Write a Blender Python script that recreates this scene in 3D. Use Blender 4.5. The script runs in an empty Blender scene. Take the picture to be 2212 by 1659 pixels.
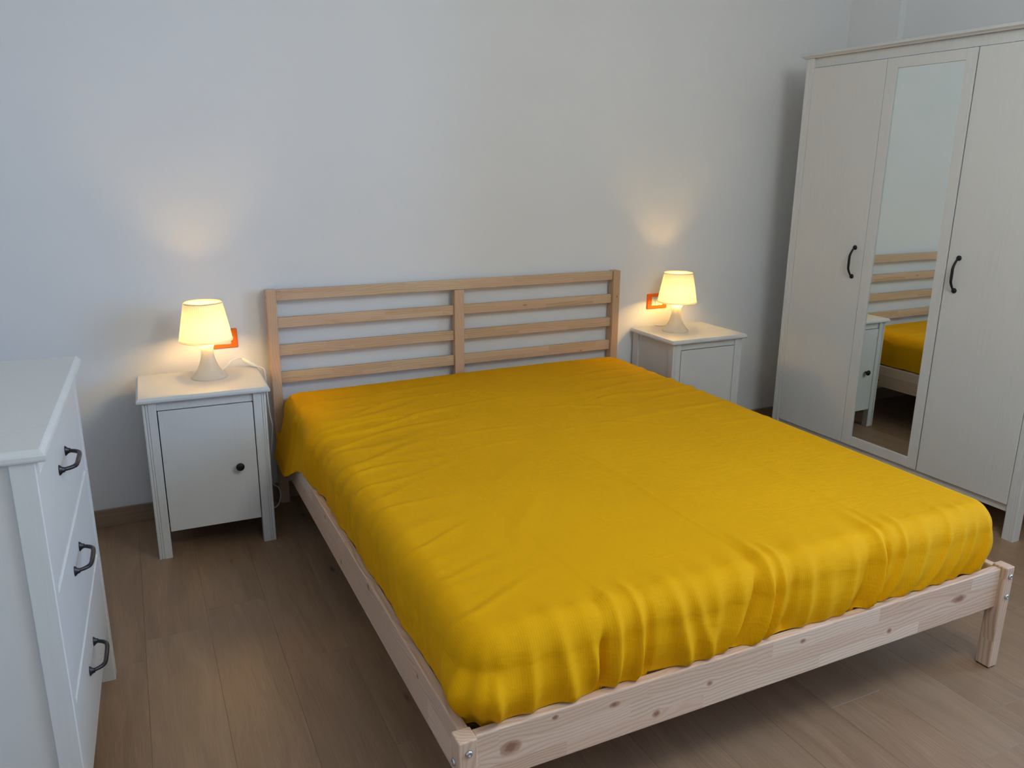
import bpy, bmesh, math, random
import numpy as np
from mathutils import Matrix, Vector

SC = bpy.context.scene
COL = SC.collection
random.seed(7)
rng = np.random.default_rng(11)
PI = math.pi

# ------------------------------------------------------------------ camera
CAM = dict(f=1723.4833, c=(-0.4736, -3.3086, 1.4022), yaw=-0.4466, pitch=-0.268, roll=0.0084)
cam = bpy.data.cameras.new('camera')
cam.sensor_fit = 'HORIZONTAL'; cam.sensor_width = 36.0
cam.lens = 36.0 * CAM['f'] / 2212.0
cam.clip_start = 0.02
cam_o = bpy.data.objects.new('camera', cam); COL.objects.link(cam_o)
cy_, sy_ = math.cos(CAM['yaw']), math.sin(CAM['yaw'])
cp_, sp_ = math.cos(CAM['pitch']), math.sin(CAM['pitch'])
fwd = Vector((-sy_ * cp_, cy_ * cp_, sp_)); rgt = Vector((cy_, sy_, 0)); upv = rgt.cross(fwd)
r_ = rgt * math.cos(CAM['roll']) + upv * math.sin(CAM['roll'])
u_ = upv * math.cos(CAM['roll']) - rgt * math.sin(CAM['roll'])
M = Matrix((r_, u_, -fwd)).transposed().to_4x4(); M.translation = Vector(CAM['c'])
cam_o.matrix_world = M
SC.camera = cam_o

# ------------------------------------------------------------------ world, daylight, exposure
SC.view_settings.view_transform = 'Standard'
SC.view_settings.look = 'None'
SC.view_settings.gamma = 1.0
SC.view_settings.use_curve_mapping = False
SC.view_settings.exposure = 0.0
SKY = (0.33, 0.56, 1.0); SKY_STRENGTH = 12.0
LAMP_POWER = 3.0
PENDANT_GLOW = 13.4
wd = bpy.data.worlds.new('daylight'); SC.world = wd; wd.use_nodes = True
wnt = wd.node_tree; wnt.nodes.clear()
wo = wnt.nodes.new('ShaderNodeOutputWorld'); wb = wnt.nodes.new('ShaderNodeBackground')
wtc = wnt.nodes.new('ShaderNodeTexCoord'); wsx = wnt.nodes.new('ShaderNodeSeparateXYZ')
wrp = wnt.nodes.new('ShaderNodeValToRGB')
wrp.color_ramp.elements[0].position = 0.48; wrp.color_ramp.elements[0].color = (0.26, 0.40, 0.66, 1)
wrp.color_ramp.elements[1].position = 0.52; wrp.color_ramp.elements[1].color = (*SKY, 1)
wmr = wnt.nodes.new('ShaderNodeMapRange'); wmr.inputs[1].default_value = -1; wmr.inputs[2].default_value = 1
wnt.links.new(wtc.outputs['Generated'], wsx.inputs[0]); wnt.links.new(wsx.outputs['Z'], wmr.inputs[0])
wnt.links.new(wmr.outputs[0], wrp.inputs[0]); wnt.links.new(wrp.outputs[0], wb.inputs['Color'])
wb.inputs['Strength'].default_value = SKY_STRENGTH
wnt.links.new(wb.outputs[0], wo.inputs[0])

SC.cycles.use_light_tree = False; SC.cycles.max_bounces = 7; SC.cycles.diffuse_bounces = 4; SC.cycles.glossy_bounces = 4; SC.cycles.transmission_bounces = 4
SC.cycles.adaptive_threshold = 0.04
SC.cycles.caustics_reflective = False; SC.cycles.caustics_refractive = False

# room and window extents
RX0, RX1 = -1.14, 3.10
RY0, RY1 = -4.60, 0.0194
RZ = 2.75
WY0, WY1, WZ0, WZ1 = -3.60, -2.10, 0.55, 2.35        # window in the right wall
for lname, lsx, lsy, lloc, lrot in (('side_window_daylight', WZ1 - WZ0, WY1 - WY0, (RX1 + 0.13, (WY0 + WY1) / 2, (WZ0 + WZ1) / 2), (0, PI / 2, 0)),):
    pl = bpy.data.lights.new(lname, 'AREA'); pl.shape = 'RECTANGLE'; pl.size = lsx; pl.size_y = lsy
    pl.cycles.is_portal = True
    plo = bpy.data.objects.new(lname, pl); COL.objects.link(plo); plo.location = lloc; plo.rotation_euler = lrot

# ------------------------------------------------------------------ node helpers
class NT:
    def __init__(s, name):
        s.m = bpy.data.materials.new(name); s.m.use_nodes = True
        s.t = s.m.node_tree; s.t.nodes.clear()
        s.out = s.n('ShaderNodeOutputMaterial')
    def n(s, typ, **k):
        o = s.t.nodes.new(typ)
        for a, b in k.items(): setattr(o, a, b)
        return o
    def put(s, sock, v):
        if isinstance(v, bpy.types.NodeSocket): s.t.links.new(v, sock)
        elif v is not None: sock.default_value = v
    def math(s, op, a, b=None, c=None, clamp=False):
        o = s.n('ShaderNodeMath', operation=op, use_clamp=clamp)
        for i, v in enumerate((a, b, c)):
            if v is not None: s.put(o.inputs[i], v)
        return o.outputs[0]
    def add(s, a, b): return s.math('ADD', a, b)
    def mul(s, a, b): return s.math('MULTIPLY', a, b)
    def sub(s, a, b): return s.math('SUBTRACT', a, b)
    def xyz(s, x, y, z):
        o = s.n('ShaderNodeCombineXYZ')
        for i, v in enumerate((x, y, z)): s.put(o.inputs[i], v)
        return o.outputs[0]
    def sep(s, v):
        o = s.n('ShaderNodeSeparateXYZ'); s.put(o.inputs[0], v); return o.outputs
    def noise(s, vec, scale=1.0, detail=2.0, rough=0.5, dist=0.0):
        o = s.n('ShaderNodeTexNoise'); s.put(o.inputs['Vector'], vec)
        o.inputs['Scale'].default_value = scale; o.inputs['Detail'].default_value = detail
        o.inputs['Roughness'].default_value = rough; o.inputs['Distortion'].default_value = dist
        return o.outputs[0]
    def white(s, vec):
        o = s.n('ShaderNodeTexWhiteNoise', noise_dimensions='3D'); s.put(o.inputs['Vector'], vec); return o.outputs['Value']
    def ramp(s, fac, stops):
        o = s.n('ShaderNodeValToRGB'); s.put(o.inputs[0], fac); e = o.color_ramp.elements
        while len(e) < len(stops): e.new(0.5)
        for x, (p, c) in zip(e, stops):
            x.position = p; x.color = (*c, 1) if len(c) == 3 else c
        return o.outputs[0]
    def rng(s, v, a, b, c=0.0, d=1.0, smooth=False):
        o = s.n('ShaderNodeMapRange', clamp=True)
        if smooth: o.interpolation_type = 'SMOOTHSTEP'
        s.put(o.inputs[0], v)
        for i, q in enumerate((a, b, c, d)): o.inputs[i + 1].default_value = q
        return o.outputs[0]
    def mix(s, f, a, b, blend='MIX'):
        o = s.n('ShaderNodeMix', data_type='RGBA', blend_type=blend)
        s.put(o.inputs[0], f)
        for i, v in ((6, a), (7, b)):
            if isinstance(v, tuple) and len(v) == 3: v = (*v, 1)
            s.put(o.inputs[i], v)
        return o.outputs[2]
    def bump(s, h, strength=0.3, dist=0.002, normal=None):
        o = s.n('ShaderNodeBump'); s.put(o.inputs['Height'], h)
        o.inputs['Strength'].default_value = strength; o.inputs['Distance'].default_value = dist
        if normal is not None: s.put(o.inputs['Normal'], normal)
        return o.outputs[0]
    def bsdf(s, color, rough=0.5, metal=0.0, normal=None, spec=0.5, sheen=0.0, coat=0.0):
        o = s.n('ShaderNodeBsdfPrincipled')
        if isinstance(color, tuple) and len(color) == 3: color = (*color, 1)
        s.put(o.inputs['Base Color'], color); s.put(o.inputs['Roughness'], rough)
        o.inputs['Metallic'].default_value = metal; o.inputs['Specular IOR Level'].default_value = spec
        if sheen:
            o.inputs['Sheen Weight'].default_value = sheen; o.inputs['Sheen Roughness'].default_value = 0.5
        if coat: o.inputs['Coat Weight'].default_value = coat
        if normal is not None: s.put(o.inputs['Normal'], normal)
        s.t.links.new(o.outputs[0], s.out.inputs[0]); return o
    def coord(s, what='Object'):
        return s.n('ShaderNodeTexCoord').outputs[what]

def mat_plain(name, color, rough=0.5, metal=0.0, spec=0.5, nscale=60.0, nbump=0.05):
    t = NT(name); v = t.coord()
    nz = t.noise(v, nscale, 3)
    col = t.mix(t.rng(nz, 0.3, 0.7), tuple(c * 0.96 for c in color), tuple(min(1, c * 1.03) for c in color))
    t.bsdf(col, rough, metal, t.bump(nz, nbump, 0.001), spec)
    return t.m

def mat_wall():
    t = NT('wall_paint'); v = t.coord()
    a = t.noise(v, 1.3, 3); b = t.noise(v, 260, 2)
    col = t.mix(t.rng(a, 0.3, 0.7), (0.80, 0.795, 0.785), (0.83, 0.825, 0.815))
    t.bsdf(col, 0.75, normal=t.bump(b, 0.12, 0.0006), spec=0.25)
    return t.m

def mat_white_furniture():
    t = NT('white_stain'); x, y, z = t.sep(t.coord())[:3]
    v = t.xyz(t.mul(x, 160), t.mul(y, 160), t.mul(z, 6))
    g = t.noise(v, 1.0, 4, 0.6)
    big = t.noise(t.xyz(t.mul(x, 9), t.mul(y, 9), t.mul(z, 1.2)), 1, 2)
    col = t.mix(t.rng(g, 0.30, 0.72), (0.66, 0.65, 0.615), (0.72, 0.71, 0.675))
    col = t.mix(t.rng(big, 0.3, 0.7), col, (0.70, 0.69, 0.655))
    t.bsdf(col, 0.42, normal=t.bump(g, 0.16, 0.0006), spec=0.4)
    return t.m

def mat_pine(name, axis, across, row=0.042, seg=0.30, knots=(), light=(0.82, 0.65, 0.49), dark=(0.52, 0.32, 0.20), seed=0.0, contrast=1.0):
    """laminated pine: staves along `axis`, rows across `across`; knots = (along, across, size, aspect)"""
    t = NT(name); c = t.sep(t.coord()); I = 'xyz'.index
    L = c[I(axis)]; A = c[I(across)]
    B = c[[i for i in range(3) if i not in (I(axis), I(across))][0]]
    A0 = A
    kmask = None; kcore = None
    for (kl, ka, ks, asp) in knots:
        dl = t.mul(t.sub(L, kl), 1.0 / (ks * asp)); da = t.mul(t.sub(A0, ka), 1.0 / ks)
        d2 = t.add(t.mul(dl, dl), t.mul(da, da))
        d2 = t.add(d2, t.mul(t.sub(t.noise(t.xyz(t.mul(L, 60), t.mul(A0, 90), kl), 1, 2), 0.5), 1.1))
        wide = t.math('EXPONENT', t.mul(d2, -0.22))
        A = t.sub(A, t.mul(t.mul(t.sub(A0, ka), wide), 0.75))
        core = t.rng(d2, 0.55, 1.5, 1.0, 0.0, True)
        kmask = core if kmask is None else t.math('MAXIMUM', kmask, core)
        inner = t.rng(d2, 0.12, 0.5, 1.0, 0.0, True)
        kcore = inner if kcore is None else t.math('MAXIMUM', kcore, inner)
    rowi = t.math('FLOOR', t.add(t.mul(A0, 1.0 / row), seed))
    h = t.white(t.xyz(rowi, seed + 3.1, 0.5))
    segi = t.math('FLOOR', t.add(t.mul(L, 1.0 / seg), t.mul(h, 9.0)))
    tone = t.white(t.xyz(rowi, segi, seed + 1.7))
    tone2 = t.white(t.xyz(segi, rowi, seed + 8.3))
    off = t.mul(tone, 37.0)
    warp = t.noise(t.xyz(t.mul(L, 2.6), t.add(t.mul(A, 9.0), off), t.mul(B, 9.0)), 1, 2)
    ring = t.math('SINE', t.add(t.add(t.mul(A, 640.0), t.mul(warp, t.add(22.0, t.mul(tone2, 70.0)))), t.mul(B, 420.0)))
    ring = t.rng(ring, -0.2, 1.0)
    fiber = t.noise(t.xyz(t.mul(L, 5), t.mul(A, 330), t.mul(B, 330)), 1, 3, 0.6)
    f = t.add(t.mul(ring, 0.55 * contrast), t.mul(t.sub(fiber, 0.5), 0.55 * contrast))
    f = t.add(f, t.mul(t.sub(tone, 0.5), 0.75)); f = t.rng(f, -0.35, 1.0)
    col = t.mix(f, light, dark)
    col = t.mix(t.mul(tone2, 0.5), col, (0.70, 0.45, 0.32))
    if kmask is not None:
        col = t.mix(t.mul(kmask, 0.7), col, (0.40, 0.19, 0.11)); col = t.mix(t.mul(kcore, 0.6), col, (0.20, 0.085, 0.055))
    t.bsdf(col, 0.48, normal=t.bump(fiber, 0.18, 0.0006), spec=0.4)
    return t.m

def mat_floor():
    t = NT('oak_plank'); c = t.sep(t.coord()); x, y = c[0], c[1]
    oi = t.n('ShaderNodeObjectInfo').outputs['Random']
    o1 = t.mul(oi, 57.0); o2 = t.mul(oi, 131.0)
    X = t.add(x, o1); Y = t.add(y, o2)
    warp = t.noise(t.xyz(t.mul(X, 7), t.mul(Y, 1.3), 0), 1, 3)
    fig = t.noise(t.xyz(t.add(t.mul(X, 26), t.mul(warp, 6)), t.mul(Y, 1.6), 0), 1, 4, 0.6)
    pore = t.noise(t.xyz(t.mul(X, 420), t.mul(Y, 9), 0), 1, 3, 0.65)
    pore2 = t.noise(t.xyz(t.add(t.mul(X, 150), t.mul(warp, 12)), t.mul(Y, 3.5), 0), 1, 2, 0.5)
    col = t.ramp(fig, [(0.28, (0.2579, 0.1462, 0.0775)), (0.5, (0.3293, 0.1936, 0.1064)), (0.72, (0.4061, 0.2484, 0.1421))])
    col = t.mix(t.rng(pore, 0.35, 0.75, 0.0, 0.55), col, (0.150, 0.088, 0.052))
    col = t.mix(t.rng(pore2, 0.5, 0.75, 0.0, 0.30), col, (0.4018, 0.2741, 0.171))
    col = t.mix(t.mul(t.white(t.xyz(oi, 0.3, 0.9)), 0.35), col, t.mix(oi, (0.2205, 0.1348, 0.0775), (0.3626, 0.2436, 0.152)))
    vo = t.n('ShaderNodeTexVoronoi'); t.put(vo.inputs['Vector'], t.xyz(t.mul(X, 9.0), t.mul(Y, 2.6), 0)); vo.inputs['Scale'].default_value = 1
    kn = t.rng(t.add(vo.outputs['Distance'], t.mul(t.sub(warp, 0.5), 0.15)), 0.025, 0.11, 1.0, 0.0, True)
    keep = t.math('GREATER_THAN', t.sep(vo.outputs['Color'])[0], 0.55)
    col = t.mix(t.mul(t.mul(kn, keep), 0.8), col, (0.040, 0.026, 0.018))
    h = t.add(t.mul(pore, 0.6), t.mul(pore2, 0.9))
    rough = t.rng(pore2, 0.3, 0.7, 0.36, 0.46)
    t.bsdf(col, rough, normal=t.bump(h, 0.30, 0.0012), spec=0.5)
    return t.m

def mat_skirting():
    t = NT('oak_skirting'); c = t.sep(t.coord())
    g = t.noise(t.xyz(t.mul(c[0], 3), t.mul(c[1], 3), t.mul(c[2], 130)), 1, 4, 0.6)
    col = t.mix(t.rng(g, 0.3, 0.7), (0.27, 0.18, 0.11), (0.37, 0.26, 0.17))
    t.bsdf(col, 0.5, normal=t.bump(g, 0.15, 0.0008)); return t.m

def mat_sheet():
    t = NT('mustard_cotton'); uv = t.sep(t.coord('UV'))
    rib = t.math('SINE', t.mul(uv[0], 2 * PI / 0.0058))
    thread = t.noise(t.xyz(t.mul(uv[0], 500), t.mul(uv[1], 120), 0), 1, 2)
    big = t.noise(t.xyz(t.mul(uv[0], 2.2), t.mul(uv[1], 2.2), 3), 1, 3)
    col = t.mix(t.rng(big, 0.3, 0.7), (0.76, 0.365, 0.0015), (0.81, 0.395, 0.002))
    col = t.mix(t.rng(rib, -1, 1, 0.0, 0.10), col, (0.55, 0.25, 0.001))
    crk = t.noise(t.xyz(t.mul(uv[0], 7), t.mul(uv[1], 26), 0), 1, 3, 0.6, 1.2)
    n1 = t.bump(crk, 0.34, 0.006)
    n2 = t.bump(t.add(t.mul(rib, 0.5), t.mul(thread, 0.5)), 0.22, 0.0007, n1)
    t.bsdf(col, 0.8, normal=n2, spec=0.10, sheen=0.0)
    return t.m

def mat_lamp(name, trans, rough=0.35, color=(0.93, 0.90, 0.82)):
    t = NT(name)
    nz = t.noise(t.coord(), 90, 2)
    col = t.mix(nz, tuple(c * 0.98 for c in color), color)
    d = t.n('ShaderNodeBsdfPrincipled'); t.put(d.inputs['Base Color'], col); d.inputs['Roughness'].default_value = rough
    tr = t.n('ShaderNodeBsdfTranslucent'); t.put(tr.inputs['Color'], col)
    m = t.n('ShaderNodeMixShader'); m.inputs[0].default_value = trans
    t.t.links.new(d.outputs[0], m.inputs[1]); t.t.links.new(tr.outputs[0], m.inputs[2])
    t.t.links.new(m.outputs[0], t.out.inputs[0]); return t.m

def mat_emit(name, color, strength):
    t = NT(name); e = t.n('ShaderNodeEmission'); e.inputs[0].default_value = (*color, 1); e.inputs[1].default_value = strength
    t.t.links.new(e.outputs[0], t.out.inputs[0]); return t.m

def mat_mirror():
    t = NT('mirror_glass'); nz = t.noise(t.coord(), 3, 1)
    t.bsdf(t.mix(nz, (0.82, 0.90, 0.90), (0.84, 0.915, 0.91)), 0.0, 1.0); return t.m

def mat_glass():
    t = NT('window_glass')
    a = t.n('ShaderNodeBsdfTransparent'); b = t.n('ShaderNodeBsdfGlossy'); b.inputs['Roughness'].default_value = 0.0
    lw = t.n('ShaderNodeFresnel'); lw.inputs['IOR'].default_value = 1.35
    m = t.n('ShaderNodeMixShader'); t.put(m.inputs[0], lw.outputs[0])
    t.t.links.new(a.outputs[0], m.inputs[1]); t.t.links.new(b.outputs[0], m.inputs[2])
    t.t.links.new(m.outputs[0], t.out.inputs[0]); return t.m

MWALL = mat_wall(); MCEIL = mat_plain('ceiling_paint', (0.82, 0.82, 0.81), 0.85, spec=0.2)
MWHITE = mat_white_furniture(); MFLOOR = mat_floor(); MSKIRT = mat_skirting(); MSHEET = mat_sheet()
MSUB = mat_plain('subfloor', (0.05, 0.04, 0.03), 0.9)
MIRON = mat_plain('black_iron', (0.020, 0.020, 0.022), 0.45, 0.6, nscale=200, nbump=0.15)
MPEWTER = mat_plain('dark_pewter', (0.055, 0.053, 0.055), 0.36, 0.8, nscale=200, nbump=0.1)
MSTEEL = mat_plain('zinc_steel', (0.62, 0.64, 0.66), 0.28, 1.0, nscale=200, nbump=0.05)
MORANGE = mat_plain('orange_plastic', (0.92, 0.17, 0.004), 0.35, nscale=40, nbump=0.02)
MPLAST = mat_plain('white_plastic', (0.80, 0.79, 0.76), 0.35, nscale=40, nbump=0.02)
MCORD = mat_plain('white_cord', (0.82, 0.81, 0.78), 0.45, nscale=40, nbump=0.02)
MHOLE = mat_plain('socket_hole', (0.02, 0.02, 0.02), 0.6)
MSHADE = mat_lamp('shade_plastic', 0.18, 0.4, (0.92, 0.85, 0.62)); MBASE = mat_lamp('lamp_base_plastic', 0.6, 0.18, (0.92, 0.90, 0.83))
MMIRROR = mat_mirror(); MGLASS = mat_glass()
MMATT = mat_plain('mattress_ticking', (0.75, 0.73, 0.69), 0.8)
MFRAMEW = mat_plain('window_frame_white', (0.8, 0.8, 0.79), 0.35)

# ------------------------------------------------------------------ mesh helpers
def link(name, me, mat, parent=None, smooth=False):
    o = bpy.data.objects.new(name, me); COL.objects.link(o)
    if mat is not None: me.materials.append(mat)
    if parent is not None: o.parent = parent
    if smooth: me.polygons.foreach_set('use_smooth', [True] * len(me.polygons))
    return o

def from_bm(name, bm, mat, parent=None, smooth=False):
    me = bpy.data.meshes.new(name); bmesh.ops.recalc_face_normals(bm, faces=bm.faces[:]); bm.to_mesh(me); bm.free()
    return link(name, me, mat, parent, smooth)

def add_box(bm, x0, x1, y0, y1, z0, z1, bev=0.0, seg=2):
    b = bmesh.new(); bmesh.ops.create_cube(b, size=1)
    for v in b.verts:
        v.co = Vector(((x0 + x1) / 2 + v.co.x * (x1 - x0), (y0 + y1) / 2 + v.co.y * (y1 - y0), (z0 + z1) / 2 + v.co.z * (z1 - z0)))
    if bev: bmesh.ops.bevel(b, geom=b.edges[:], offset=bev, segments=seg, profile=0.5, affect='EDGES')
    me = bpy.data.meshes.new('tmp'); b.to_mesh(me); b.free(); bm.from_mesh(me); bpy.data.meshes.remove(me)

def box(name, x0, x1, y0, y1, z0, z1, mat, parent=None, bev=0.002, seg=2):
    bm = bmesh.new(); add_box(bm, x0, x1, y0, y1, z0, z1, bev, seg); return from_bm(name, bm, mat, parent)

def add_loft(bm, rings, cap=True, closed=True):
    vs = [[bm.verts.new(p) for p in r] for r in rings]
    n = len(rings[0])
    for a, b in zip(vs[:-1], vs[1:]):
        for i in range(n if closed else n - 1):
            j = (i + 1) % n; bm.faces.new((a[i], a[j], b[j], b[i]))
    if cap: bm.faces.new(vs[0][::-1]); bm.faces.new(vs[-1])

def lathe(name, prof, mat, parent=None, seg=48, axis_at=(0, 0), smooth=True, cap=False, ripple=None):
    bm = bmesh.new(); rings = []
    for k, (r, z) in enumerate(prof):
        ring = []
        for i in range(seg):
            a = 2 * PI * i / seg; rr = r if ripple is None else r + ripple(k, i)
            ring.append((axis_at[0] + rr * math.cos(a), axis_at[1] + rr * math.sin(a), z))
        rings.append(ring)
    add_loft(bm, rings, cap); return from_bm(name, bm, mat, parent, smooth)

def add_tube(bm, pts, rad, seg=10, cap=True):
    pts = [Vector(p) for p in pts]; n = len(pts)
    rad = rad if hasattr(rad, '__len__') else [rad] * n
    up = None; rings = []
    for i, p in enumerate(pts):
        t = (pts[min(i + 1, n - 1)] - pts[max(i - 1, 0)]).normalized()
        if up is None: up = t.orthogonal().normalized()
        up = (up - t * up.dot(t)).normalized(); s = t.cross(up)
        rings.append([p + (up * math.cos(2 * PI * k / seg) + s * math.sin(2 * PI * k / seg)) * rad[i] for k in range(seg)])
    add_loft(bm, rings, cap)

def spline(pts, per=8):
    pts = [Vector(p) for p in pts]; P = [pts[0] * 2 - pts[1]] + pts + [pts[-1] * 2 - pts[-2]]; out = []
    for i in range(1, len(P) - 2):
        a, b, c, d = P[i - 1:i + 3]
        for k in range(per):
            t = k / per
            out.append(0.5 * ((2 * b) + (c - a) * t + (2 * a - 5 * b + 4 * c - d) * t * t + (3 * b - a - 3 * c + d) * t ** 3))
    out.append(pts[-1]); return out

def tube(name, pts, rad, mat, parent=None, seg=10, per=8):
    bm = bmesh.new(); add_tube(bm, spline(pts, per) if per else pts, rad, seg); return from_bm(name, bm, mat, parent, True)

def prism(name, poly, z0, z1, mat, parent=None):
    """poly = (x,y) outline extruded in z"""
    bm = bmesh.new(); add_loft(bm, [[(x, y, z0) for x, y in poly], [(x, y, z1) for x, y in poly]]); return from_bm(name, bm, mat, parent)

def moulded_top(name, x0, x1, y0, y1, z0, prof, mat, parent, back=True):
    """slab whose front and side edges follow prof = (dz, inset)"""
    bm = bmesh.new(); rings = []
    for dz, i in prof:
        rings.append([(x0 + i, y0 + i, z0 + dz), (x1 - i, y0 + i, z0 + dz), (x1 - i, y1, z0 + dz), (x0 + i, y1, z0 + dz)])
    add_loft(bm, rings); return from_bm(name, bm, mat, parent)

def grooved_post(name, x0, x1, y0, y1, z0, z1, mat, parent, grooves=(), depth=0.003, gw=0.003):
    """square post, front face (y0) cut by vertical grooves at x positions"""
    poly = [(x0, y1), (x0, y0 + 0.002), (x0 + 0.002, y0)]
    for g in sorted(grooves): poly += [(g - gw, y0), (g - gw * 0.3, y0 + depth), (g + gw * 0.3, y0 + depth), (g + gw, y0)]
    poly += [(x1 - 0.002, y0), (x1, y0 + 0.002), (x1, y1)]
    return prism(name, poly, z0, z1, mat, parent)

def thing(name, label, cat, loc=(0, 0, 0), rz=0.0, group=None):
    o = bpy.data.objects.new(name, None); COL.objects.link(o); o.empty_display_size = 0.1
    o.location = loc; o.rotation_euler = (0, 0, rz); o['label'] = label; o['category'] = cat
    if group: o['group'] = group
    return o

def tag(o, label, cat, group=None):
    o['label'] = label; o['category'] = cat
    if group: o['group'] = group
    return o

def structure(o, label=None, cat=None):
    o['kind'] = 'structure'
    if label: o['label'] = label
    if cat: o['category'] = cat
    return o

# ------------------------------------------------------------------ the room
T = 0.12
structure(box('wall_head', RX0 - T, RX1 + T, RY1, RY1 + T, -0.02, RZ, MWALL, bev=0), 'plain white wall behind the headboard', 'wall')
structure(box('wall_left', RX0 - T, RX0, RY0, RY1, -0.02, RZ, MWALL, bev=0), 'white wall behind the chest of drawers', 'wall')
structure(box('wall_back', RX0 - T, RX1 + T, RY0 - T, RY0, -0.02, RZ, MWALL, bev=0), 'white wall facing the foot of the bed', 'wall')
structure(box('ceiling', RX0 - T, RX1 + T, RY0 - T, RY1 + T, RZ, RZ + 0.1, MCEIL, bev=0), 'plain white ceiling of the bedroom', 'ceiling')
bm = bmesh.new()
add_box(bm, RX1, RX1 + T, WY1, RY1, -0.02, RZ); add_box(bm, RX1, RX1 + T, RY0, WY0, -0.02, RZ)
add_box(bm, RX1, RX1 + T, WY0, WY1, WZ1, RZ); add_box(bm, RX1, RX1 + T, WY0, WY1, -0.02, WZ0)
add_box(bm, RX1 - 0.04, RX1, -0.29, RY1, -0.02, RZ)
structure(from_bm('wall_right', bm, MWALL), 'white wall behind the wardrobe with a boxed corner', 'wall')

def window(name, label, loc, rz, ww, wh):
    win = thing(name, label, 'window', loc, rz); structure(win)
    for y0, y1 in ((-ww / 2, 0.0), (0.0, ww / 2)):
        bm = bmesh.new()
        add_box(bm, 0, 0.06, y0, y0 + 0.06, 0, wh, 0.004); add_box(bm, 0, 0.06, y1 - 0.06, y1, 0, wh, 0.004)
        add_box(bm, 0, 0.06, y0 + 0.06, y1 - 0.06, 0, 0.08, 0.004); add_box(bm, 0, 0.06, y0 + 0.06, y1 - 0.06, wh - 0.06, wh, 0.004)
        fr = from_bm('window_frame', bm, MFRAMEW, win)
        box('pane', 0.027, 0.031, y0 + 0.06, y1 - 0.06, 0.08, wh - 0.06, MGLASS, fr, 0)
window('window_1', 'tall double casement window in the right wall', (RX1 + 0.03, (WY0 + WY1) / 2, WZ0), 0, WY1 - WY0, WZ1 - WZ0)

# floor: subfloor with individual planks
fl = structure(box('floor', RX0, RX1, RY0, RY1, -0.06, -0.0085, MSUB, bev=0), 'grey brown oak plank floor', 'floor')
PW, PL = 0.184, 1.22
known = {}
def col_of(x): return round((x - (-0.185)) / PW)
known[col_of(-0.369)] = -0.806; known[col_of(-0.553)] = -0.912; known[col_of(1.471)] = -2.212; known[col_of(1.287)] = -2.326
k0 = math.floor((RX0 + 0.185) / PW); k1 = math.ceil((RX1 + 0.185) / PW)
for k in range(k0, k1):
    xa, xb = max(-0.185 + k * PW, RX0), min(-0.185 + (k + 1) * PW, RX1)
    if xb - xa < 0.01: continue
    j0 = known.get(k, RY1 - PL * ((k * 0.382) % 1.0))
    ys = sorted([j0 + PL * i for i in range(-6, 7)])
    cuts = [RY0] + [y for y in ys if RY0 + 0.05 < y < RY1 - 0.05] + [RY1]
    for ya, yb in zip(cuts[:-1], cuts[1:]):
        hx, hy = (xb - xa) / 2 - 0.0001, (yb - ya) / 2 - 0.0001
        o = box('plank', -hx, hx, -hy, hy, -0.004, 0.004, MFLOOR, fl, 0.0005, 1)
        o.location = ((xa + xb) / 2, (ya + yb) / 2, -0.004)

def skirting(name, label, *b): structure(box(name, *b, MSKIRT, bev=0.0015), label, 'baseboard')
BH = 0.072
skirting('baseboard_head', 'oak skirting board along the headboard wall', RX0 + 0.0125, RX1 - 0.053, RY1 - 0.012, RY1, 0.0, BH)
skirting('baseboard_left', 'oak skirting board along the left wall', RX0, RX0 + 0.012, RY0, RY1 - 0.0125, 0.0, BH)
skirting('baseboard_right', 'oak skirting board along the right wall', RX1 - 0.012, RX1, WY1 + 0.02, -0.291, 0.0, BH)
skirting('baseboard_back', 'oak skirting board along the back wall', RX0 + 0.0125, RX1, RY0, RY0 + 0.012, 0.0, BH)

# ------------------------------------------------------------------ bed
bed = thing('double_bed', 'pine double bed with a slatted headboard and low foot rail', 'bed', (0, 0, 0), 0.0042)
foot_knots = [(0.111, 0.262, 0.016, 1.5), (0.213, 0.300, 0.006, 1.3), (0.359, 0.284, 0.007, 2.0), (0.471, 0.224, 0.009, 1.2), (0.618, 0.257, 0.007, 1.3), (1.209, 0.235, 0.008, 1.2), (1.478, 0.262, 0.012, 2.5), (0.90, 0.29, 0.006, 1.5)]
side_knots = [(-1.40, 0.300, 0.009, 1.6), (-1.09, 0.225, 0.007, 1.3), (-0.89, 0.29, 0.008, 1.0), (-1.80, 0.28, 0.006, 1.4), (-0.55, 0.25, 0.006, 1.3), (-0.25, 0.23, 0.006, 1.6)]
MP_FOOT = mat_pine('pine_foot_rail', 'x', 'z', 0.041, 0.36, foot_knots, seed=0.35)
MP_SIDE = mat_pine('pine_side_rail', 'y', 'z', 0.060, 0.45, side_knots, seed=0.6)
MP_HEAD = mat_pine('pine_slats', 'x', 'z', 0.0575, 0.26, [(1.47, 0.532, 0.004, 1.6), (1.16, 0.776, 0.004, 3.0)], seed=0.5, light=(0.67, 0.50, 0.31), dark=(0.48, 0.30, 0.16))
MP_POST = mat_pine('pine_posts', 'z', 'x', 0.21, 0.5, [(1.655, 0.705, 0.004, 1.4)][:0], seed=2.2, light=(0.66, 0.47, 0.30), dark=(0.50, 0.31, 0.17))
MP_KPOST = mat_pine('pine_knotty_post', 'z', 'x', 0.21, 0.9, [(0.787, 1.655, 0.0045, 1.3), (0.772, 1.662, 0.002, 1.3)], seed=4.4, light=(0.66, 0.47, 0.30), dark=(0.50, 0.31, 0.17))
MP_LEG = mat_pine('pine_legs', 'z', 'x', 0.30, 0.2, seed=1.3, contrast=1.25)
BW = 1.6724
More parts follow.
